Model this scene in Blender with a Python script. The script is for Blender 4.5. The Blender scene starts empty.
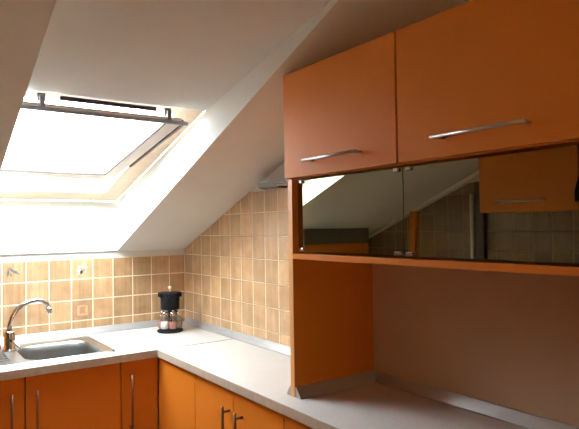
import bpy, bmesh, math, random
from mathutils import Vector, Matrix
random.seed(7)
sc = bpy.context.scene
COL = sc.collection
DZ = 0.968            # the script's z = 0 is the lowest full grout line; the floor lies 0.968 m below it
ZC = -0.068           # worktop surface
S, Z0 = 0.392, 0.327  # sloping ceiling: z = Z0 - S*y
def zs(y): return Z0 - S * y

# ------------------------------------------------------------------ materials
def new_mat(name):
    m = bpy.data.materials.new(name); m.use_nodes = True
    nt = m.node_tree
    return m, nt, nt.nodes['Principled BSDF']
def coords(nt, scale=(1, 1, 1)):
    tc = nt.nodes.new('ShaderNodeTexCoord'); mp = nt.nodes.new('ShaderNodeMapping')
    mp.inputs['Scale'].default_value = scale
    nt.links.new(tc.outputs['Object'], mp.inputs['Vector'])
    return mp.outputs['Vector']
def noise(nt, vec, scale, detail=3, rough=.5):
    n = nt.nodes.new('ShaderNodeTexNoise'); n.inputs['Scale'].default_value = scale
    n.inputs['Detail'].default_value = detail; n.inputs['Roughness'].default_value = rough
    nt.links.new(vec, n.inputs['Vector']); return n.outputs['Fac']
def ramp(nt, fac, stops):
    r = nt.nodes.new('ShaderNodeValToRGB'); e = r.color_ramp.elements
    while len(e) < len(stops): e.new(.5)
    for k, (p, c) in enumerate(stops): e[k].position = p; e[k].color = (*c, 1)
    nt.links.new(fac, r.inputs['Fac']); return r.outputs['Color']
def bump(nt, bsdf, fac, strength, dist=.002):
    b = nt.nodes.new('ShaderNodeBump'); b.inputs['Strength'].default_value = strength
    b.inputs['Distance'].default_value = dist
    nt.links.new(fac, b.inputs['Height']); nt.links.new(b.outputs['Normal'], bsdf.inputs['Normal'])
def simple(name, c1, c2=None, scale=8, rough=.5, metal=0, stretch=(1, 1, 1), bmp=0, spec=.5, coat=0):
    m, nt, b = new_mat(name)
    b.inputs['Roughness'].default_value = rough; b.inputs['Metallic'].default_value = metal
    b.inputs['Specular IOR Level'].default_value = spec; b.inputs['Coat Weight'].default_value = coat
    f = noise(nt, coords(nt, stretch), scale)
    nt.links.new(ramp(nt, f, [(.3, c1), (.7, c2 or c1)]), b.inputs['Base Color'])
    if bmp: bump(nt, b, f, bmp)
    return m
M = {}
M['orange'] = simple('orange_laminate', (.52, .158, .014), (.54, .165, .016), 12, .5, spec=.15)
M['orange_edge'] = simple('orange_edge_band', (.66, .33, .12), (.68, .35, .13), 12, .4)
M['paint'] = simple('matt_wall_paint', (.755, .785, .765), (.785, .815, .795), 5, .9, bmp=.05)
M['backboard'] = simple('beige_back_board', (.47, .325, .205), (.49, .34, .215), 9, .55)
M['floor'] = simple('floor_tile', (.40, .30, .19), (.45, .34, .22), 3, .5)
M['steel'] = simple('brushed_steel', (.50, .47, .43), (.56, .53, .49), 30, .36, 1, (1, 20, 20))
M['sink_steel'] = simple('sink_steel', (.50, .51, .50), (.55, .56, .55), 25, .28, 1, (3, 1, 1))
M['bowl_steel_shaded'] = simple('shaded_bowl_steel', (.17, .175, .165), (.20, .205, .195), 25, .42, .9)  # same steel as the rim, with the bowl's shade put into its colour
M['chrome'] = simple('chrome', (.75, .76, .78), (.78, .79, .80), 5, .10, 1)
M['handle_reflect'] = simple('bar_metal_dark_reflection', (.20, .09, .045), (.24, .11, .055), 20, .35, .9)  # reflections of the dark room and orange doors put into the bar colour
M['alu'] = simple('hood_aluminium', (.26, .29, .27), (.31, .34, .31), 20, .38, .8, (1, 12, 1))
M['pine'] = simple('pale_lacquered_pine', (.74, .60, .44), (.80, .67, .52), 6, .45, 0, (1, 8, 8))
M['sash_white'] = simple('white_sash_paint', (.80, .76, .69), (.83, .79, .73), 6, .45)
M['seal'] = simple('dark_rubber_seal', (.05, .04, .035), (.07, .055, .05), 9, .7)
M['grey_metal'] = simple('grey_control_bar', (.30, .31, .35), (.34, .35, .39), 9, .45, .1)
M['dark_metal'] = simple('dark_vent_flap', (.045, .035, .05), (.06, .05, .07), 9, .5, .2)
M['black'] = simple('black_plastic', (.006, .0065, .009), (.008, .009, .012), 9, .45, spec=.12)
M['darkbox'] = simple('dark_grey_front', (.10, .095, .08), (.11, .105, .09), 9, .4)
M['brown'] = simple('dark_brown_board', (.05, .028, .016), (.06, .034, .02), 9, .5)
M['salt'] = simple('white_salt', (.75, .73, .68), (.8, .78, .74), 60, .9)
M['pepper'] = simple('red_spice', (.40, .13, .10), (.5, .2, .15), 60, .9)
M['spice'] = simple('brown_spice', (.22, .12, .06), (.32, .2, .1), 60, .9)
M['maroon'] = simple('dark_red_bottle', (.09, .012, .014), (.12, .018, .02), 8, .3)
M['pink'] = simple('pink_label', (.62, .26, .27), (.68, .34, .33), 30, .6)
M['green_glint'] = simple('green_grey_glint', (.2, .3, .22), (.24, .34, .26), 9, .4)
M['upstand'] = simple('grey_upstand', (.40, .40, .39), (.47, .47, .46), 14, .28, .45, (1, 1, 6))
M['wtedge'] = simple('worktop_edge', (.36, .30, .23), (.44, .37, .29), 40, .45)

def worktop_mat():
    m, nt, b = new_mat('speckled_worktop')
    v = coords(nt); f = noise(nt, v, 260, 4, .7); f2 = noise(nt, v, 7, 2)
    c = ramp(nt, f, [(.32, (.46, .435, .385)), (.62, (.585, .56, .51))])
    c2 = ramp(nt, f2, [(.3, (.93, .93, .93)), (.7, (1, 1, 1))])
    mx = nt.nodes.new('ShaderNodeMix'); mx.data_type = 'RGBA'; mx.blend_type = 'MULTIPLY'
    mx.inputs[0].default_value = 1
    nt.links.new(c, mx.inputs[6]); nt.links.new(c2, mx.inputs[7])
    nt.links.new(mx.outputs[2], b.inputs['Base Color']); b.inputs['Roughness'].default_value = .36
    return m
M['worktop'] = worktop_mat()

def tile_mat(name, ca, cb):
    m, nt, b = new_mat(name)
    at = nt.nodes.new('ShaderNodeAttribute'); at.attribute_name = 'tint'
    st = noise(nt, coords(nt, (75, 75, 3)), 1, 3, .6)
    bl = noise(nt, coords(nt), 14, 3)
    c = ramp(nt, st, [(.3, ca), (.7, cb)])
    c2 = ramp(nt, bl, [(.3, (.78, .74, .68)), (.7, (1.08, 1.08, 1.08))])
    def mul(a, bb):
        mx = nt.nodes.new('ShaderNodeMix'); mx.data_type = 'RGBA'; mx.blend_type = 'MULTIPLY'
        mx.inputs[0].default_value = 1
        nt.links.new(a, mx.inputs[6]); nt.links.new(bb, mx.inputs[7]); return mx.outputs[2]
    nt.links.new(mul(mul(c, c2), at.outputs['Color']), b.inputs['Base Color'])
    b.inputs['Roughness'].default_value = .38
    bump(nt, b, bl, .15)
    return m
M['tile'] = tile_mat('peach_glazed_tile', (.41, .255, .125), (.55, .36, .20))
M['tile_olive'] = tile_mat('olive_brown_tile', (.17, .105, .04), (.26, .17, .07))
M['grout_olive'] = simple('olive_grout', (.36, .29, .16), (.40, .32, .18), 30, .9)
M['grout'] = simple('cream_grout', (.80, .69, .52), (.84, .73, .56), 30, .9)
M['leaf_blue'] = simple('grey_blue_motif', (.07, .09, .10), (.13, .15, .15), 60, .4)
M['leaf_red'] = simple('russet_motif', (.30, .14, .09), (.38, .19, .12), 60, .4)
M['square_brown'] = simple('brown_square_motif', (.36, .19, .10), (.40, .215, .115), 60, .4)
M['motif_tan'] = simple('tan_motif', (.47, .295, .155), (.52, .33, .18), 60, .4)
M['pale_blue'] = simple('pale_floral_motif', (.47, .45, .40), (.53, .51, .46), 60, .4)

def smoked():
    m, nt, b = new_mat('smoked_mirror_glass')
    nt.nodes.remove(b)
    out = nt.nodes['Material Output']
    g = nt.nodes.new('ShaderNodeBsdfGlossy'); g.inputs['Roughness'].default_value = .008
    g.inputs['Color'].default_value = (.92, .93, .66, 1)
    t = nt.nodes.new('ShaderNodeBsdfTransparent'); t.inputs['Color'].default_value = (.10, .07, .05, 1)
    mx = nt.nodes.new('ShaderNodeMixShader'); mx.inputs[0].default_value = .38
    nt.links.new(t.outputs[0], mx.inputs[1]); nt.links.new(g.outputs[0], mx.inputs[2])
    nt.links.new(mx.outputs[0], out.inputs['Surface'])
    return m
M['smoked'] = smoked()
def clear(name, tint=(.97, .98, .98), refl=.08):
    m, nt, b = new_mat(name)
    nt.nodes.remove(b)
    out = nt.nodes['Material Output']
    g = nt.nodes.new('ShaderNodeBsdfGlossy'); g.inputs['Roughness'].default_value = .01
    t = nt.nodes.new('ShaderNodeBsdfTransparent'); t.inputs['Color'].default_value = (*tint, 1)
    mx = nt.nodes.new('ShaderNodeMixShader'); mx.inputs[0].default_value = refl
    nt.links.new(t.outputs[0], mx.inputs[1]); nt.links.new(g.outputs[0], mx.inputs[2])
    nt.links.new(mx.outputs[0], out.inputs['Surface'])
    return m
M['glass'] = clear('clear_window_glass')
M['amber_fill_glass'] = clear('amber_fill_glass', (.92, .66, .42))  # tint that warms the light of the added fill window
M['jar_glass'] = clear('jar_glass', (.85, .87, .87), .16)

# ------------------------------------------------------------------ shape helpers (all in room coordinates)
def bm_new(): return bmesh.new()
def mark(bm, n0, mi):
    bm.faces.ensure_lookup_table()
    for f in list(bm.faces)[n0:]: f.material_index = mi
def box(bm, x0, x1, y0, y1, z0, z1, bev=0, mi=0, mat=None):
    t = bmesh.new()
    bmesh.ops.create_cube(t, size=1)
    for v in t.verts:
        v.co = Vector(((x0 + x1) / 2 + v.co.x * (x1 - x0), (y0 + y1) / 2 + v.co.y * (y1 - y0), (z0 + z1) / 2 + v.co.z * (z1 - z0)))
    if bev: bmesh.ops.bevel(t, geom=t.edges[:], offset=bev, segments=2, affect='EDGES', profile=.5)
    if mat is not None: t.transform(mat)
    join(bm, t, mi)
def join(bm, t, mi=0, smooth=False):
    for f in t.faces: f.material_index = mi; f.smooth = smooth
    me = bpy.data.meshes.new('tmp'); t.to_mesh(me); t.free()
    bm.from_mesh(me); bpy.data.meshes.remove(me)
def prism(bm, pts, off, mi=0):
    """closed solid: polygon pts pushed along off"""
    t = bmesh.new(); off = Vector(off)
    a = [t.verts.new(Vector(p)) for p in pts]; b = [t.verts.new(Vector(p) + off) for p in pts]
    t.faces.new(a); t.faces.new(b[::-1]); n = len(pts)
    for i in range(n): t.faces.new((a[i], b[i], b[(i + 1) % n], a[(i + 1) % n]))
    bmesh.ops.recalc_face_normals(t, faces=t.faces[:])
    join(bm, t, mi)
def tube(bm, pts, r, n=14, mi=0, cap=True):
    pts = [Vector(p) for p in pts]; t = bmesh.new(); rings = []
    rr = r if isinstance(r, (list, tuple)) else [r] * len(pts)
    up = None
    for i, p in enumerate(pts):
        d = (pts[min(i + 1, len(pts) - 1)] - pts[max(i - 1, 0)]).normalized()
        if up is None:
            up = Vector((0, 0, 1)) if abs(d.z) < .9 else Vector((1, 0, 0))
        s = d.cross(up).normalized(); up = s.cross(d).normalized()
        rings.append([t.verts.new(p + (s * math.cos(a) + up * math.sin(a)) * rr[i]) for a in [2 * math.pi * k / n for k in range(n)]])
    for A, B in zip(rings, rings[1:]):
        for k in range(n): t.faces.new((A[k], A[(k + 1) % n], B[(k + 1) % n], B[k]))
    if cap: t.faces.new(rings[0][::-1]); t.faces.new(rings[-1])
    bmesh.ops.recalc_face_normals(t, faces=t.faces[:])
    join(bm, t, mi, True)
def lathe(bm, c, prof, n=28, mi=0):
    t = bmesh.new(); rings = []
    for r, z in prof:
        if r < 1e-5: rings.append([t.verts.new((c[0], c[1], c[2] + z))])
        else: rings.append([t.verts.new((c[0] + r * math.cos(2 * math.pi * k / n), c[1] + r * math.sin(2 * math.pi * k / n), c[2] + z)) for k in range(n)])
    for A, B in zip(rings, rings[1:]):
        for k in range(n):
            a = [A[k % len(A)], A[(k + 1) % len(A)]] if len(A) > 1 else [A[0]]
            b = [B[(k + 1) % len(B)], B[k % len(B)]] if len(B) > 1 else [B[0]]
            if len(a) + len(b) > 2: t.faces.new(a + b)
    bmesh.ops.recalc_face_normals(t, faces=t.faces[:])
    join(bm, t, mi, True)

# ------------------------------------------------------------------ object helpers
def thing(name, label, cat, loc, group=None, kind=None):
    o = bpy.data.objects.new(name, None); COL.objects.link(o)
    o.empty_display_size = .05
    o.location = (loc[0], loc[1], loc[2] + DZ); o['base'] = list(loc)
    if label: o['label'] = label; o['category'] = cat
    if group: o['group'] = group
    if kind: o['kind'] = kind
    return o
BASE = {}
def obj(name, bm, mats, parent=None, label=None, cat=None, kind=None, group=None, smooth_angle=35):
    if not isinstance(mats, (list, tuple)): mats = [mats]
    me = bpy.data.meshes.new(name)
    vs = [v.co for v in bm.verts]
    if parent is not None:
        o0 = BASE[parent.name]
    else:
        lo = [min(v[i] for v in vs) for i in range(3)]; hi = [max(v[i] for v in vs) for i in range(3)]
        o0 = Vector(((lo[0] + hi[0]) / 2, (lo[1] + hi[1]) / 2, lo[2]))
    for v in bm.verts: v.co = v.co - o0
    bm.to_mesh(me); bm.free()
    for m in mats: me.materials.append(m if not isinstance(m, str) else M[m])
    o = bpy.data.objects.new(name, me); COL.objects.link(o)
    BASE[o.name] = o0
    if parent is not None: o.parent = parent
    else: o.location = o0 + Vector((0, 0, DZ))
    if label: o['label'] = label
    if cat: o['category'] = cat
    if kind: o['kind'] = kind
    if group: o['group'] = group
    return o
_thing = thing
def thing(name, label, cat, loc, group=None, kind=None):
    o = _thing(name, label, cat, loc, group, kind); del o['base']
    BASE[o.name] = Vector(loc); return o

# ------------------------------------------------------------------ room shell
XL, YF = -1.85, -4.2
ZF = -DZ
b = bm_new(); box(b, XL - .12, .12, YF - .12, .12, ZF - .1, ZF); obj('floor', b, 'floor', kind='structure')
b = bm_new(); box(b, XL - .12, .12, 0, .12, ZF, Z0 + .02); obj('wall_back', b, 'paint', kind='structure')
b = bm_new(); prism(b, [(0, 0, ZF), (0, YF, ZF), (0, YF, zs(YF) + .02), (0, 0, zs(0) + .02)], (.12, 0, 0)); obj('wall_right', b, 'paint', kind='structure')
b = bm_new(); prism(b, [(XL, 0, ZF), (XL, YF, ZF), (XL, YF, zs(YF) + .02), (XL, 0, zs(0) + .02)], (-.12, 0, 0)); obj('wall_left', b, 'paint', kind='structure')
# wall behind the camera, open at the added fill window
WX0, WX1, WZ0, WZ1 = -1.70, -1.24, .10, .58
b = bm_new()
box(b, XL - .12, WX0, YF - .12, YF, ZF, zs(YF) + .05); box(b, WX1, .12, YF - .12, YF, ZF, zs(YF) + .05)
box(b, WX0, WX1, YF - .12, YF, ZF, WZ0); box(b, WX0, WX1, YF - .12, YF, WZ1, zs(YF) + .05)
obj('wall_front', b, 'paint', kind='structure')

# sloping ceiling with the skylight recess
EXR, EXL = -.375, -1.010
FXR, FXL = -.345, -1.150                     # outer frame of the skylight
FT = (-.932, .8735); FB = (.085, .583)      # frame top / bottom edge (y, z)
GY = -.942; GZ = .8705                      # where the upper recess plane starts
MY = -1.823; MZ = zs(MY)
b = bm_new()
def q(*p):
    vs = [b.verts.new(v) for v in p]; b.faces.new(vs)
q((0, 0, zs(0)), (0, MY, MZ), (EXR, MY, MZ), (EXR, -.012, zs(-.012)), (EXR, 0, zs(0)))
q((XL, 0, zs(0)), (EXL, 0, zs(0)), (EXL, -.012, zs(-.012)), (EXL, MY, MZ), (XL, MY, MZ))
q((0, MY, MZ), (0, YF, zs(YF)), (XL, YF, zs(YF)), (XL, MY, MZ), (EXL, MY, MZ), (EXR, MY, MZ))
GXR, GXL = -.350, -1.040
q((GXR, GY, GZ), (GXL, GY, GZ), (EXL, MY, MZ), (EXR, MY, MZ))                    # upper recess plane
FLD = (-1.135, zs(-1.135))
for ex, fx, gx in ((EXR, FXR, GXR), (EXL, FXL, GXL)):
    q((ex, MY, MZ), (ex, *FLD), (gx, GY, GZ))
    q((ex, *FLD), (ex, -.012, zs(-.012)), (fx, *FB), (fx, *FT), (gx, GY, GZ))
q((GXR, GY, GZ), (GXL, GY, GZ), (FXL, *FT), (FXR, *FT))
q((EXR, -.012, zs(-.012)), (EXL, -.012, zs(-.012)), (FXL, *FB), (FXR, *FB))     # lower reveal
q((EXR, 0, zs(0)), (EXL, 0, zs(0)), (EXL, -.012, zs(-.012)), (EXR, -.012, zs(-.012)))
bmesh.ops.remove_doubles(b, verts=b.verts[:], dist=1e-5)
bmesh.ops.triangulate(b, faces=b.faces[:])
bmesh.ops.recalc_face_normals(b, faces=b.faces[:])
obj('ceiling', b, 'paint', kind='structure')

# ------------------------------------------------------------------ skylight
w1 = thing('window_1', None, None, ((FXL + FXR) / 2, FB[0], FB[1]), kind='structure')
def plane_mat(y0, z0, y1, z1):
    """local x = world x, local y = up the slope from (y0,z0), local z = outwards (upwards)"""
    d = Vector((0, y1 - y0, z1 - z0)).normalized(); n = Vector((1, 0, 0)); o = d.cross(n)
    o = -o if o.z < 0 else o
    return Matrix(((1, 0, 0, 0), (0, d.y, o.y, y0), (0, d.z, o.z, z0), (0, 0, 0, 1))), math.hypot(y1 - y0, z1 - z0)
PM, PL = plane_mat(*FB, *FT)
b = bm_new(); fr, fl, fb, ft = .095, .05, .125, .05
box(b, FXL, FXL + fl, 0, PL, 0, .16, .003, 0, PM); box(b, FXR - fr, FXR, 0, PL, 0, .16, .003, 0, PM)
box(b, FXL + fl, FXR - fr, 0, fb, 0, .16, .003, 0, PM); box(b, FXL + fl, FXR - fr, PL - ft, PL, 0, .16, .003, 0, PM)
obj('window_frame', b, 'pine', w1)
SX0, SX1 = FXL + fl + .004, -.450
SM, SL = plane_mat(-.164, .670, -.962, .812)
b = bm_new(); st, sb, sh, th = .052, .075, .022, .020
box(b, SX0, SX0 + st, 0, SL, 0, th, .004, 0, SM); box(b, SX1 - st, SX1, 0, SL, 0, th, .004, 0, SM)
box(b, SX0 + st, SX1 - st, 0, sb, 0, th, .004, 0, SM); box(b, SX0 + st, SX1 - st, SL - sh, SL, 0, th, .004, 0, SM)
sash = obj('sash', b, 'sash_white', w1)
b = bm_new(); box(b, SX0 + st - .003, SX1 - st + .003, sb - .003, SL - sh + .003, .009, .015, 0, 0, SM); obj('pane', b, 'glass', sash)
b = bm_new(); g = .005
box(b, SX0 + st, SX1 - st, sb, sb + g, .002, .009, 0, 0, SM); box(b, SX1 - st - g, SX1 - st, sb, SL - sh, .002, .009, 0, 0, SM)
box(b, SX0 + st, SX0 + st + g, sb, SL - sh, .002, .009, 0, 0, SM)
obj('seal', b, 'seal', sash, label='dark rubber seal around the pane')
b = bm_new(); box(b, SX1 + .001, SX1 + .010, (.30) * SL, SL - .012, -.004, .018, 0, 0, SM); obj('gasket', b, 'brown', w1, label='dark brown gasket between sash and frame')
b = bm_new(); y, z = -.972, .810
tube(b, [(-1.10, y, z), (-.436, y, z)], .0075); obj('control_bar', b, 'grey_metal', w1, label='grey metal bar along the top of the sash')
for x in (-.922, -.505):
    b = bm_new(); box(b, x - .012, x + .012, y + .008, y + .038, z + .026, z + .052, .003)
    box(b, x - .008, x + .008, y - .006, y + .014, z - .006, z + .042, .003)
    obj('bracket', b, 'grey_metal', w1, label='grey bracket holding the bar')
b = bm_new(); box(b, -.862, -.540, -.945, -.931, .850, .864, .003); obj('vent_flap', b, 'dark_metal', w1, label='dark ventilation strip')

# small added window, out of view, letting fill light in behind the camera
w2 = thing('added_fill_window', None, None, ((WX0 + WX1) / 2, YF - .06, WZ0), kind='structure')
b = bm_new()
for x0, x1, z0, z1 in ((WX0, WX0 + .04, WZ0, WZ1), (WX1 - .04, WX1, WZ0, WZ1), (WX0 + .04, WX1 - .04, WZ0, WZ0 + .04), (WX0 + .04, WX1 - .04, WZ1 - .04, WZ1)):
    box(b, x0, x1, YF - .09, YF - .03, z0, z1, .003)
obj('window_frame', b, 'sash_white', w2)
b = bm_new(); box(b, WX0 + .035, WX1 - .035, YF - .064, YF - .056, WZ0 + .035, WZ1 - .035); obj('pane', b, 'amber_fill_glass', w2, label='amber pane of the added fill window')

# ------------------------------------------------------------------ tiles
def tiles(name, axis, a0, a1, off, z0, z1, at, sign, slope=True, motifs=(), mats=('tile', 'grout')):
    """axis 0: wall along x (plane y = at); axis 1: wall along y (plane x = at); tile faces point along sign"""
    b = bm_new(); lay = b.loops.layers.float_color.new('tint')
    th, g = .007, .0019
    def put(u0, u1, w0, w1, d0, d1, bev, mi, tint):
        t = bmesh.new(); bmesh.ops.create_cube(t, size=1)
        l2 = t.loops.layers.float_color.new('tint')
        lo, hi = sorted((at + sign * d0, at + sign * d1))
        for v in t.verts:
            u = (u0 + u1) / 2 + v.co.x * (u1 - u0); d = (lo + hi) / 2 + v.co.y * (hi - lo); w = (w0 + w1) / 2 + v.co.z * (w1 - w0)
            v.co = Vector((u, d, w)) if axis == 0 else Vector((d, u, w))
        if bev: bmesh.ops.bevel(t, geom=t.edges[:], offset=bev, segments=1, affect='EDGES')
        for f in t.faces:
            for l in f.loops: l[l2] = (*tint, 1)
        bmesh.ops.recalc_face_normals(t, faces=t.faces[:])
        join(b, t, mi)
    put(a0, a1, z0, z1, .0002, .0062, 0, 1, (1, 1, 1))
    us = sorted(set([a0, a1] + [off - .1 * k for k in range(-60, 60) if a0 + .004 < off - .1 * k < a1 - .004]))
    ws = sorted(set([z0, z1] + [.1 * k for k in range(-5, 12) if z0 + .004 < .1 * k < z1 - .004]))
    for ua, ub in zip(us, us[1:]):
        for wa, wb in zip(ws, ws[1:]):
            if slope and axis == 1 and wa > zs(ua) : continue
            k = random.uniform(.80, 1.10); h = random.uniform(-.05, .05)
            put(ua + g, ub - g, wa + g, wb - g, 0, th, .0015, 0, (k, k * (1 + h * .5), k * (1 + h)))
    for kind, u, w in motifs:
        c = lambda du, dw: ((u + du, at + sign * .0069, w + dw) if axis == 0 else (at + sign * .0069, u + du, w + dw))
        nrm = (0, sign * .0006, 0) if axis == 0 else (sign * .0006, 0, 0)
        def leaf(x0, y0, x1, y1, wd, mi):
            dx, dy = x1 - x0, y1 - y0; L = math.hypot(dx, dy); px, py = -dy / L * wd, dx / L * wd
            mx_, my_ = x0 + dx * .45, y0 + dy * .45
            prism(b, [c(x0, y0), c(mx_ + px, my_ + py), c(x1, y1), c(mx_ - px, my_ - py)], nrm, mi)
        if kind == 'leaf':
            leaf(-.022, -.022, -.018, .022, .006, 2); leaf(-.018, .026, .006, -.004, .006, 2); leaf(-.006, .012, .030, -.012, .007, 2); leaf(-.012, .0, -.006, -.022, .004, 2)
        elif kind == 'red':
            leaf(-.024, -.022, .004, .020, .007, 3); leaf(-.004, -.024, .016, .026, .006, 3); leaf(.010, -.020, .030, .012, .006, 3)
        elif kind == 'square':
            prism(b, [c(-.032, -.03), c(.032, -.03), c(.032, .03), c(-.032, .03)], tuple(x * .5 for x in nrm), 4)
            prism(b, [c(-.026, -.024), c(.026, -.024), c(.026, .024), c(-.026, .024)], tuple(x * .8 for x in nrm), 6)
            prism(b, [c(-.015, -.015), c(.015, -.015), c(.011, .0), c(.015, .017), c(-.015, .017), c(-.011, .0)], nrm, 4)
        else:
            for k in range(6):
                a = k * math.pi / 3 + .3; leaf(.006 * math.cos(a), .006 * math.sin(a), .030 * math.cos(a), .028 * math.sin(a), .009, 5)
            leaf(-.03, -.03, .02, .0, .008, 5)
    if slope and axis == 1:
        n = Vector((0, S, 1)).normalized()
        bmesh.ops.bisect_plane(b, geom=b.verts[:] + b.edges[:] + b.faces[:], plane_co=(0, 0, Z0 - .003), plane_no=n, clear_outer=True)
    o = obj(name, b, [*mats, 'leaf_blue', 'leaf_red', 'square_brown', 'pale_blue', 'motif_tan'], kind='structure')
    return o
ZT = -.042 - .02
tiles('trim_1', 0, XL + .01, -.0075, -.0953, ZT, .297, 0, -1, motifs=[('leaf', -.850, .248), ('pale', -.545, .248), ('square', -.545, .048), ('red', -.845, .05)])
tiles('trim_2', 1, -1.4385, -.0005, -.1067, ZT, .594, 0, -1)
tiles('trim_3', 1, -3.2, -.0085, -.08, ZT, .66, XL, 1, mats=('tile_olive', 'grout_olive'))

# triangular grey upstands on the worktop
def upstand_x(b, x0, x1, yb, s, h=.030, d=.026, za=ZC):     # along x, back at yb, nose towards s
    prism(b, [(x0, yb, za), (x0, yb + s * d, za), (x0, yb + s * d, za + .004), (x0, yb + s * .006, za + h), (x0, yb, za + h)], (x1 - x0, 0, 0))
def upstand_y(b, y0, y1, xb, s, h=.030, d=.026, za=ZC):
    prism(b, [(xb, y0, za), (xb + s * d, y0, za), (xb + s * d, y0, za + .004), (xb + s * .006, y0, za + h), (xb, y0, za + h)], (0, y1 - y0, 0))
PY0, PY1 = -1.459, -1.440      # hutch left panel
HX = -.330                     # hutch front
HYE = -2.358                   # hutch right end
b = bm_new(); upstand_x(b, XL + .03, -.0365, -.0075, -1); obj('trim_4', b, 'upstand', kind='structure')
b = bm_new(); upstand_y(b, PY1 + .001, -.0345, -.0075, -1); obj('trim_5', b, 'upstand', kind='structure')
b = bm_new(); upstand_x(b, HX + .002, -.0065, PY0 - .0005, -1); obj('trim_6', b, 'upstand', kind='structure')
b = bm_new(); upstand_y(b, HYE + .02, PY0 - .028, -.0060, -1); obj('trim_7', b, 'upstand', kind='structure')
b = bm_new(); upstand_x(b, HX + .002, -.036, PY1 + .0005, 1, .03, .022); obj('trim_8', b, 'upstand', kind='structure')
# pale coving where the left wall meets the sloping ceiling
b = bm_new(); prism(b, [(XL + .001, -.05, zs(-.05) - .001), (XL + .028, -.05, zs(-.05) - .001), (XL + .028, -.05, zs(-.05) - .02), (XL + .001, -.05, zs(-.05) - .03)], (0, -3.9, 3.9 * S)); obj('trim_9', b, 'sash_white', kind='structure')

# ------------------------------------------------------------------ worktops
WT = .030; BYF = -.572; RXF = -.394; SEAM = -.572
BX0 = -1.215
# back worktop: L-notched so that its front edge ends at the inner corner; hole under the sink bowl
HOLE = (-.882, -.568, -.482, -.15)
b = bm_new()
xs = [BX0, HOLE[0], HOLE[1], -.0005]; ys = [SEAM + .0012, HOLE[2], HOLE[3], -.0005]
def cell(i, j): return not (i == 1 and j == 1)
t = bmesh.new(); V = {}
def vv(i, j):
    if (i, j) not in V: V[(i, j)] = t.verts.new((xs[i], ys[j], ZC))
    return V[(i, j)]
for i in range(3):
    for j in range(3):
        if cell(i, j): t.faces.new((vv(i, j), vv(i + 1, j), vv(i + 1, j + 1), vv(i, j + 1)))
r = bmesh.ops.extrude_face_region(t, geom=t.faces[:])
for g_ in r['geom']:
    if isinstance(g_, bmesh.types.BMVert): g_.co.z -= WT
bmesh.ops.recalc_face_normals(t, faces=t.faces[:])
for f in t.faces: f.material_index = 1 if abs(f.normal.z) < .5 else 0
me = bpy.data.meshes.new('t'); t.to_mesh(me); t.free(); b.from_mesh(me)
obj('worktop', b, ['worktop', 'wtedge'], label='pale speckled worktop under the skylight holding the steel sink', cat='worktop')
b = bm_new(); box(b, RXF, -.0005, -2.40, SEAM - .0012, ZC - WT, ZC, .002)
for f in b.faces:
    f.normal_update()
    if f.normal.x < -.5 or f.normal.y < -.5: f.material_index = 1
obj('worktop', b, ['worktop', 'wtedge'], label='pale speckled worktop along the right wall, running under the orange hutch', cat='worktop')
b = bm_new(); box(b, RXF + .004, -.040, SEAM - .0011, SEAM + .0011, ZC - .02, ZC + .0006); obj('trim_10', b, 'seal', kind='structure')

# ------------------------------------------------------------------ cabinets
def bar_handle(parent, p0, p1, out, r=.005, inset=.018, mat='steel', label='steel bar handle'):
    p0, p1, out = Vector(p0), Vector(p1), Vector(out); d = (p1 - p0).normalized()
    b = bm_new(); tube(b, [p0 + out, p1 + out], r, 12)
    for p in (p0 + d * inset, p1 - d * inset): tube(b, [p, p + out], r * .8, 10)
    return obj('handle', b, mat, parent, label=label)
CZ1 = ZC - WT - .0005
def base_x(x0, x1, handle, label, hx=None):
    """unit of the back run, door facing -y"""
    yf = BYF + .022
    t = thing('base_cabinet', label, 'cabinet', ((x0 + x1) / 2, -.29, ZF), 'base cabinets under the back worktop')
    b = bm_new()
    box(b, x0 + .001, x0 + .017, yf + .019, -.012, ZF + .09, CZ1); box(b, x1 - .017, x1 - .001, yf + .019, -.012, ZF + .09, CZ1)
    box(b, x0 + .017, x1 - .017, yf + .019, -.012, ZF + .09, ZF + .106); box(b, x0 + .017, x1 - .017, -.02, -.012, ZF + .106, CZ1)
    obj('carcass', b, 'orange', t)
    b = bm_new(); box(b, x0 + .001, x1 - .001, yf + .06, yf + .076, ZF, ZF + .09); obj('plinth', b, 'orange', t)
    b = bm_new(); box(b, x0 + .0015, x1 - .0015, yf, yf + .018, ZF + .095, CZ1 - .004, .0012); d = obj('door', b, 'orange', t)
    if handle: bar_handle(d, (hx, yf, CZ1 - .055), (hx, yf, CZ1 - .285), (0, -.028, 0), mat='handle_reflect', label='slim bar handle with dark reflections in its colour')
    return t
base_x(-1.205, -.899, True, 'orange base cabinet left of the sink, at the left end of the worktop', -.945)
base_x(-.897, -.542, True, 'wide orange base cabinet directly below the sink bowl', -.860)
base_x(-.540, -.3835, True, 'narrow orange base cabinet in the inside corner, right of the sink', -.504)
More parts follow.
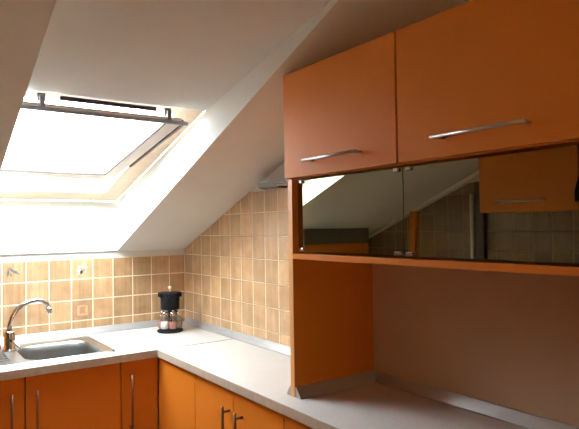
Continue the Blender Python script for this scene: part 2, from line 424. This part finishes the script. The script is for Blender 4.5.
def base_y(y0, y1, handle, label, hy=None, plain=False):
    xf = RXF + .012
    t = thing('base_cabinet', label, 'cabinet', (-.2, (y0 + y1) / 2, ZF), 'base cabinets under the right worktop')
    b = bm_new()
    box(b, xf + .019, -.012, y0 + .001, y0 + .017, ZF + .09, CZ1); box(b, xf + .019, -.012, y1 - .017, y1 - .001, ZF + .09, CZ1)
    box(b, xf + .019, -.012, y0 + .017, y1 - .017, ZF + .09, ZF + .106); box(b, -.02, -.012, y0 + .017, y1 - .017, ZF + .106, CZ1)
    obj('carcass', b, 'orange', t)
    b = bm_new(); box(b, xf + .05, xf + .066, y0 + .001, y1 - .001, ZF, ZF + .09); obj('plinth', b, 'orange', t)
    b = bm_new(); box(b, xf, xf + .018, y0 + .0015, y1 - .0015, ZF + .095, CZ1 - .004, .0012); d = obj('front_panel' if plain else 'door', b, 'orange', t)
    if handle: bar_handle(d, (xf, hy, CZ1 - .055), (xf, hy, CZ1 - .285), (-.028, 0, 0), mat='handle_reflect', label='slim bar handle with dark reflections in its colour')
base_y(-.897, -.552, False, 'orange blank corner panel unit under the right worktop, without a handle', plain=True)
base_y(-1.182, -.899, True, 'orange base cabinet with its handle at the right, beside the blank corner panel', -1.160)
base_y(-1.477, -1.184, True, 'orange base cabinet with its handle at the left, in front of the hutch side panel', -1.243)
base_y(-1.777, -1.479, True, 'orange base cabinet below the open niche, nearest the camera in view', -1.739)
base_y(-2.085, -1.779, False, 'orange base cabinet under the right worktop, next to last at the near end')
base_y(-2.396, -2.087, False, 'orange base cabinet under the right worktop, at its near end')

# hutch: open niche with a smoked glass section above
UZ0, UZ1 = .577, .887
h = thing('hutch', 'orange hutch with an open niche and smoked glass doors on the right worktop', 'hutch', (-.165, (PY1 + HYE) / 2, ZC))
for y0, y1 in ((PY0, PY1), (HYE, HYE + .018)):
    b = bm_new(); box(b, HX + .002, -.0005 if y0 < -2 else -.0060, y0, y1, ZC + .0003, UZ0 - .002)
    box(b, HX, HX + .002, y0, y1, ZC + .0003, UZ0 - .002, 0, 1)
    obj('side_panel', b, ['orange', 'orange_edge'], h)
b = bm_new(); box(b, -.0055, -.0008, HYE + .018, PY0 - .0003, ZC + .0003, UZ0 - .002); obj('back_panel', b, 'backboard', h, label='plain beige back board of the niche')
b = bm_new(); box(b, HX + .002, -.0060, HYE + .0185, PY0 - .0005, .340, .3555); box(b, HX, HX + .002, HYE + .0185, PY0 - .0005, .340, .3555, 0, 0)
obj('shelf', b, ['orange', 'orange_edge'], h)
GX = -.310
YS = -1.885
for y0, y1 in ((YS + .0015, PY0 - .003), (HYE + .021, YS - .0015)):
    b = bm_new(); box(b, GX, GX + .005, y0, y1, .361, UZ0 - .006); d = obj('glass_door', b, 'smoked', h, label='smoked glass door')
    for yy in (y0 + .018, y1 - .018):
        for zz in (.3575, UZ0 - .018):
            b = bm_new(); box(b, GX - .006, GX - .0003, yy - .009, yy + .009, zz + .003, zz + .014, .002); obj('clip', b, 'chrome', d, label='small chrome clip')

def wall_cab(y1, y0, label, hy0, hy1):
    xf = -.345
    t = thing('wall_cabinet', label, 'cabinet', (-.17, (y0 + y1) / 2, UZ0), 'orange wall cabinets above the hutch')
    b = bm_new(); x0 = xf + .019
    ztop = UZ1 - .003
    box(b, x0, -.001, y0, y0 + .016, UZ0, ztop); box(b, x0, -.001, y1 - .016, y1, UZ0, ztop)
    box(b, x0, -.001, y0 + .016, y1 - .016, UZ0, UZ0 + .016); box(b, x0, -.001, y0 + .016, y1 - .016, ztop - .016, ztop)
    box(b, -.006, -.001, y0 + .016, y1 - .016, UZ0 + .016, ztop - .016)
    obj('carcass', b, 'orange', t)
    b = bm_new(); box(b, xf, xf + .018, y0 + .0008, y1 - .0008, UZ0 + .001, UZ1, .0012); d = obj('door', b, 'orange', t)
    bar_handle(d, (xf, hy0, .618), (xf, hy1, .618), (-.030, 0, 0), .0042, .012)
wall_cab(-1.443, -1.8985, 'left orange wall cabinet of the pair, with the shorter looking handle, touching the sloping ceiling', -1.573, -1.792)
wall_cab(-1.903, HYE, 'right orange wall cabinet of the pair, above the right smoked glass door', -2.025, -2.243)

# slim aluminium hood between tiles and hutch
t = thing('slim_hood', 'slim grey aluminium hood on the right wall above the tiles, left of hutch', 'hood', (-.03, -1.1, .597))
b = bm_new(); prism(b, [(-.0005, -.80, .597), (-.045, -.838, .597), (-.060, -.845, .602), (-.060, -.845, .617), (-.0005, -.80, .622)], (0, -.585, 0)); obj('body', b, 'alu', t)
b = bm_new(); box(b, -.061, -.045, -1.40, -.95, .6035, .6085, .001); obj('front_strip', b, 'chrome', t, label='bright strip along the hood front')
b = bm_new(); box(b, -.05, -.02, -1.0, -.97, .592, .5972, .001); obj('switch', b, 'black', t)

# ------------------------------------------------------------------ sink and tap
t = thing('sink', 'stainless steel inset sink with a rounded bowl under the skylight', 'sink', (-.87, -.29, ZC))
def rrect(x0, x1, y0, y1, r, z, n=12):
    out = []
    for cx, cy, a0 in ((x1 - r, y1 - r, 0), (x0 + r, y1 - r, 90), (x0 + r, y0 + r, 180), (x1 - r, y0 + r, 270)):
        for k in range(n + 1):
            a = math.radians(a0 + 90 * k / n); out.append((cx + r * math.cos(a), cy + r * math.sin(a), z))
    return out
def loft(b, loops, cap=True):
    tt = bmesh.new(); L = [[tt.verts.new(p) for p in l] for l in loops]; n = len(L[0])
    for A, B in zip(L, L[1:]):
        for k in range(n): tt.faces.new((A[k], A[(k + 1) % n], B[(k + 1) % n], B[k]))
    if cap: tt.faces.new(L[-1])
    bmesh.ops.recalc_face_normals(tt, faces=tt.faces[:]); join(b, tt, 0, True)
SXL, SXR, SYF, SYB = -1.20, -.538, -.495, -.085
bx = (-.872, -.578, -.472, -.160)
b = bm_new()
loft(b, [rrect(SXL, SXR, SYF, SYB, .02, ZC + .0003), rrect(SXL + .003, SXR - .003, SYF + .003, SYB - .003, .02, ZC + .005),
         rrect(SXL + .010, SXR - .010, SYF + .010, SYB - .010, .02, ZC + .004),
         rrect(bx[0] - .006, bx[1] + .006, bx[2] - .006, bx[3] + .006, .085, ZC + .004), rrect(*bx, .08, ZC + .001),
         rrect(bx[0] + .006, bx[1] - .006, bx[2] + .006, bx[3] - .006, .076, ZC - .03),
         rrect(bx[0] + .012, bx[1] - .012, bx[2] + .012, bx[3] - .012, .07, ZC - .13),
         rrect(bx[0] + .04, bx[1] - .04, bx[2] + .04, bx[3] - .04, .06, ZC - .155)])
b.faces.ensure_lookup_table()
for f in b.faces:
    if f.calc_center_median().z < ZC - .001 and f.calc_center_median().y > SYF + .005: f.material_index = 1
obj('basin', b, ['sink_steel', 'bowl_steel_shaded'], t)
b = bm_new(); lathe(b, (-.725, -.296, ZC - .1548), [(.0, .001), (.02, .001), (.024, .003), (.028, .001), (.028, -.0)], 24); obj('drain', b, 'chrome', t)
for k in range(6):
    y = -.20 - .042 * k
    b = bm_new(); tube(b, [(-1.17, y, ZC + .004), (-.925, y, ZC + .004)], .004, 10); obj('drainer_rib', b, 'sink_steel', t)

TX, TY = -.897, -.215
tp = thing('tap', 'chrome mixer tap with a high curved spout beside the sink bowl', 'tap', (TX, TY, ZC + .004))
b = bm_new(); lathe(b, (TX, TY, ZC + .004), [(.0, 0), (.028, 0), (.028, .005), (.024, .009), (.0225, .012), (.0225, .075), (.020, .083), (0, .083)]); obj('body', b, 'chrome', tp)
b = bm_new(); zt = ZC + .085
P = [(TX, TY, zt), (TX + .001, TY, zt + .03), (TX + .006, TY, .060)]
ctr = [(-.899, .017), (-.8965, .045), (-.886, .076), (-.870, .103), (-.848, .122), (-.820, .134), (-.792, .138), (-.768, .133), (-.750, .118), (-.742, .098)]
tube(b, [(TX, TY, zt)] + [(x, TY, z) for x, z in ctr], [.012] + [.0105] * 7 + [.010] * 3, 16)
tube(b, [(-.743, TY, .104), (-.739, TY, .078)], .0125, 16)
obj('spout', b, 'chrome', tp)
b = bm_new(); tube(b, [(TX + .004, TY - .018, ZC + .05), (TX + .012, TY - .045, ZC + .046), (TX + .022, TY - .095, ZC + .030)], [.009, .007, .006], 12); obj('lever', b, 'chrome', tp)

t = thing('dish_soap_bottle', 'small dark red bottle with a pink label beside the tap', 'bottle', (-.944, -.175, ZC + .004))
b = bm_new(); lathe(b, (-.944, -.175, ZC + .004), [(0, 0), (.018, 0), (.02, .004), (.02, .045), (.012, .055), (.007, .058), (.007, .062), (0, .062)], 20); obj('bottle_body', b, 'maroon', t)
b = bm_new(); lathe(b, (-.944, -.175, ZC + .004), [(.0205, .014), (.0207, .015), (.0207, .040), (.0205, .041)], 20); obj('label_band', b, 'pink', t, label='pink label around the bottle')
b = bm_new(); lathe(b, (-.944, -.175, ZC + .066), [(0, 0), (.009, 0), (.009, .016), (.006, .020), (0, .020)], 18); obj('cap', b, 'black', t, label='black cap')

# ------------------------------------------------------------------ condiment carousel
cx, cy = -.180, -.208
t = thing('condiment_carousel', 'black revolving condiment stand with glass jars in the worktop corner', 'condiment stand', (cx, cy, ZC))
b = bm_new(); lathe(b, (cx, cy, ZC), [(0, .0003), (.058, .0003), (.063, .004), (.063, .009), (.056, .012), (.018, .015), (0, .015)], 36); obj('base', b, 'black', t)
b = bm_new(); lathe(b, (cx, cy, ZC), [(0, .014), (.012, .014), (.009, .03), (.009, .12), (0, .12)], 18); obj('post', b, 'black', t)
b = bm_new(); lathe(b, (cx, cy, ZC), [(0, .108), (.040, .108), (.046, .112), (.047, .180), (.052, .186), (.052, .191), (.044, .193), (.012, .196), (0, .196)], 32)
for k in range(8):
    a = k * math.pi / 4 + .2
    box(b, -.004, .004, .044, .058, .170, .192, .001, 0, Matrix.Translation((cx, cy, ZC)) @ Matrix.Rotation(a, 4, 'Z'))
obj('holder', b, 'black', t)
b = bm_new(); lathe(b, (cx, cy, ZC), [(.004, .195), (.004, .206), (.009, .210), (.009, .216), (.005, .221), (0, .221)], 16); obj('knob', b, 'pine', t, label='pale knob on top')
for a, fill, nm in ((205, 'salt', 'white salt'), (262, 'pepper', 'reddish spice'), (318, 'spice', 'brown spice'), (20, 'salt', 'white salt'), (80, 'spice', 'brown spice'), (140, 'pepper', 'reddish spice')):
    jx, jy = cx + .040 * math.cos(math.radians(a)), cy + .040 * math.sin(math.radians(a))
    z0 = ZC + .017
    b = bm_new(); lathe(b, (jx, jy, z0), [(0, 0), (.017, 0), (.020, .004), (.020, .045), (.013, .060), (.011, .064), (.011, .070)], 20); j = obj('jar', b, 'jar_glass', t, label='glass jar of ' + nm)
    b = bm_new(); lathe(b, (jx, jy, z0), [(0, .0015), (.016, .0015), (.0185, .005), (.0185, .036), (0, .037)], 18); obj('filling', b, fill, j)
    b = bm_new(); lathe(b, (jx, jy, z0), [(.0125, .064), (.0125, .080), (.010, .084), (0, .084)], 16); obj('lid', b, 'chrome', j)

# ------------------------------------------------------------------ the far side of the kitchen, seen in the smoked glass
LW = XL + .0075
t = thing('wall_cabinet', 'orange wall cabinet on the left wall, seen reflected in the smoked glass', 'cabinet', (XL + .16, -1.43, .5))
CF = XL + .30
b = bm_new(); box(b, LW, CF - .019, -1.66, -1.20, .49, .76, .001); obj('carcass', b, 'orange', t)
b = bm_new(); box(b, CF - .018, CF, -1.66, -1.20, .489, .762, .0012); d = obj('door', b, 'orange', t)
bar_handle(d, (CF, -1.535, .535), (CF, -1.30, .535), (.03, 0, 0), .0055, .016)
t = thing('extractor_hood', 'black extractor hood beside the left wall cabinet, seen at the edge of the smoked glass', 'hood', (XL + .16, -1.96, .5))
b = bm_new(); prism(b, [(LW, -1.665, .52), (XL + .34, -1.665, .52), (XL + .34, -1.665, .56), (XL + .22, -1.665, .78), (LW, -1.665, .78)], (0, -.59, 0)); obj('hood_body', b, 'black', t)
b = bm_new(); box(b, XL + .3402, XL + .346, -1.78, -1.70, .53, .55, .001); obj('glint_plate', b, 'green_glint', t)  # greenish glint on the hood, put in as a coloured plate
b = bm_new(); tube(b, [(LW + .014, -.95, ZC + .0005), (LW + .014, -.95, .60)], .012, 14)
obj('vertical_pipe', b, 'sash_white', label='pale vertical pipe on the left tiled wall beside the wall cabinet', cat='pipe')
b = bm_new(); box(b, LW, LW + .03, -1.03, -.978, ZC + .0005, .66, .002); obj('upright_board', b, 'brown', label='dark brown upright board on the left tiled wall beside the pale pipe', cat='board')
b = bm_new(); prism(b, [(LW + .004, -.535, ZC + .0005), (LW + .03, -.535, ZC + .0005), (LW + .022, -.565, .52), (LW + .002, -.565, .52)], (0, .045, 0)); obj('leaning_board', b, 'orange', label='narrow orange board leaning on the left tiled wall', cat='board')
# worktop along the left wall and its base cabinets
b = bm_new(); box(b, LW - .007, BX0 - .002, -3.2, -.0005, ZC - WT, ZC, .002)
obj('worktop', b, ['worktop', 'wtedge'], label='pale worktop along the left wall, mirrored in the smoked glass', cat='worktop')
for k in range(5):
    y1 = -.6 - .52 * k; y0 = y1 - .518
    t = thing('base_cabinet', ['orange base cabinet on the left wall nearest the skylight wall', 'orange base cabinet on the left wall, second from the skylight wall', 'orange base cabinet on the left wall, third from the skylight wall', 'orange base cabinet on the left wall, fourth from the skylight wall', 'orange base cabinet on the left wall, farthest from the skylight wall'][k], 'cabinet', (-1.53, (y0 + y1) / 2, ZF), 'base cabinets under the left worktop')
    b = bm_new(); box(b, XL + .01, -1.262, y0 + .001, y1 - .001, ZF + .09, CZ1); obj('carcass', b, 'orange', t)
    b = bm_new(); box(b, XL + .06, -1.30, y0 + .001, y1 - .001, ZF, ZF + .09); obj('plinth', b, 'orange', t)
    b = bm_new(); box(b, -1.261, -1.243, y0 + .0015, y1 - .0015, ZF + .095, CZ1 - .004, .0012); d = obj('door', b, 'orange', t)
    bar_handle(d, (-1.243, y1 - .04, CZ1 - .055), (-1.243, y1 - .04, CZ1 - .285), (.028, 0, 0))
# low unit with a dark panel in the left back corner
t = thing('low_unit', 'low orange unit with a dark grey top panel in the left back corner, seen reflected', 'cabinet', (-1.48, -.16, ZC))
b = bm_new(); box(b, -1.73, -1.235, -.26, -.04, ZC + .0005, .335, .002); obj('body', b, 'orange', t)
b = bm_new(); prism(b, [(-1.73, -.262, .336), (-1.73, -.262, zs(-.262) - .004), (-1.73, -.04, zs(-.04) - .004), (-1.73, -.04, .336)], (.495, 0, 0)); obj('panel', b, 'darkbox', t, label='dark grey panel')

# ------------------------------------------------------------------ light, camera, view
w = bpy.data.worlds.new('World'); sc.world = w; w.use_nodes = True
nt = w.node_tree; bg = nt.nodes['Background']
tc = nt.nodes.new('ShaderNodeTexCoord'); sx = nt.nodes.new('ShaderNodeSeparateXYZ')
nt.links.new(tc.outputs['Generated'], sx.inputs[0])
nt.links.new(ramp(nt, sx.outputs['Z'], [(0.0, (.55, .57, .6)), (.6, (.83, .91, 1.0))]), bg.inputs['Color'])
bg.inputs['Strength'].default_value = 44.0

cam = bpy.data.cameras.new('Camera'); co = bpy.data.objects.new('Camera', cam); COL.objects.link(co)
F, yaw, pitch, roll = 560.9, .6176, .0246, -.0142
f = Vector((math.sin(yaw) * math.cos(pitch), math.cos(yaw) * math.cos(pitch), math.sin(pitch)))
r = Vector((math.cos(yaw), -math.sin(yaw), 0)); u = r.cross(f)
r2 = r * math.cos(roll) + u * math.sin(roll); u2 = -r * math.sin(roll) + u * math.cos(roll)
m = Matrix((r2, u2, -f)).transposed().to_4x4(); m.translation = Vector((-1.3005, -2.8121, .4306 + DZ))
co.matrix_world = m
cam.sensor_fit = 'HORIZONTAL'; cam.sensor_width = 36; cam.lens = 36 * F / 579; cam.clip_start = .02
sc.camera = co
vs = sc.view_settings
sc.display_settings.display_device = 'sRGB'
vs.view_transform = 'Standard'; vs.look = 'None'; vs.gamma = 1; vs.use_curve_mapping = False
vs.exposure = 0.0
sc.cycles.max_bounces = 12; sc.cycles.diffuse_bounces = 8; sc.cycles.glossy_bounces = 6; sc.cycles.transparent_max_bounces = 12
sc.cycles.sample_clamp_indirect = 6
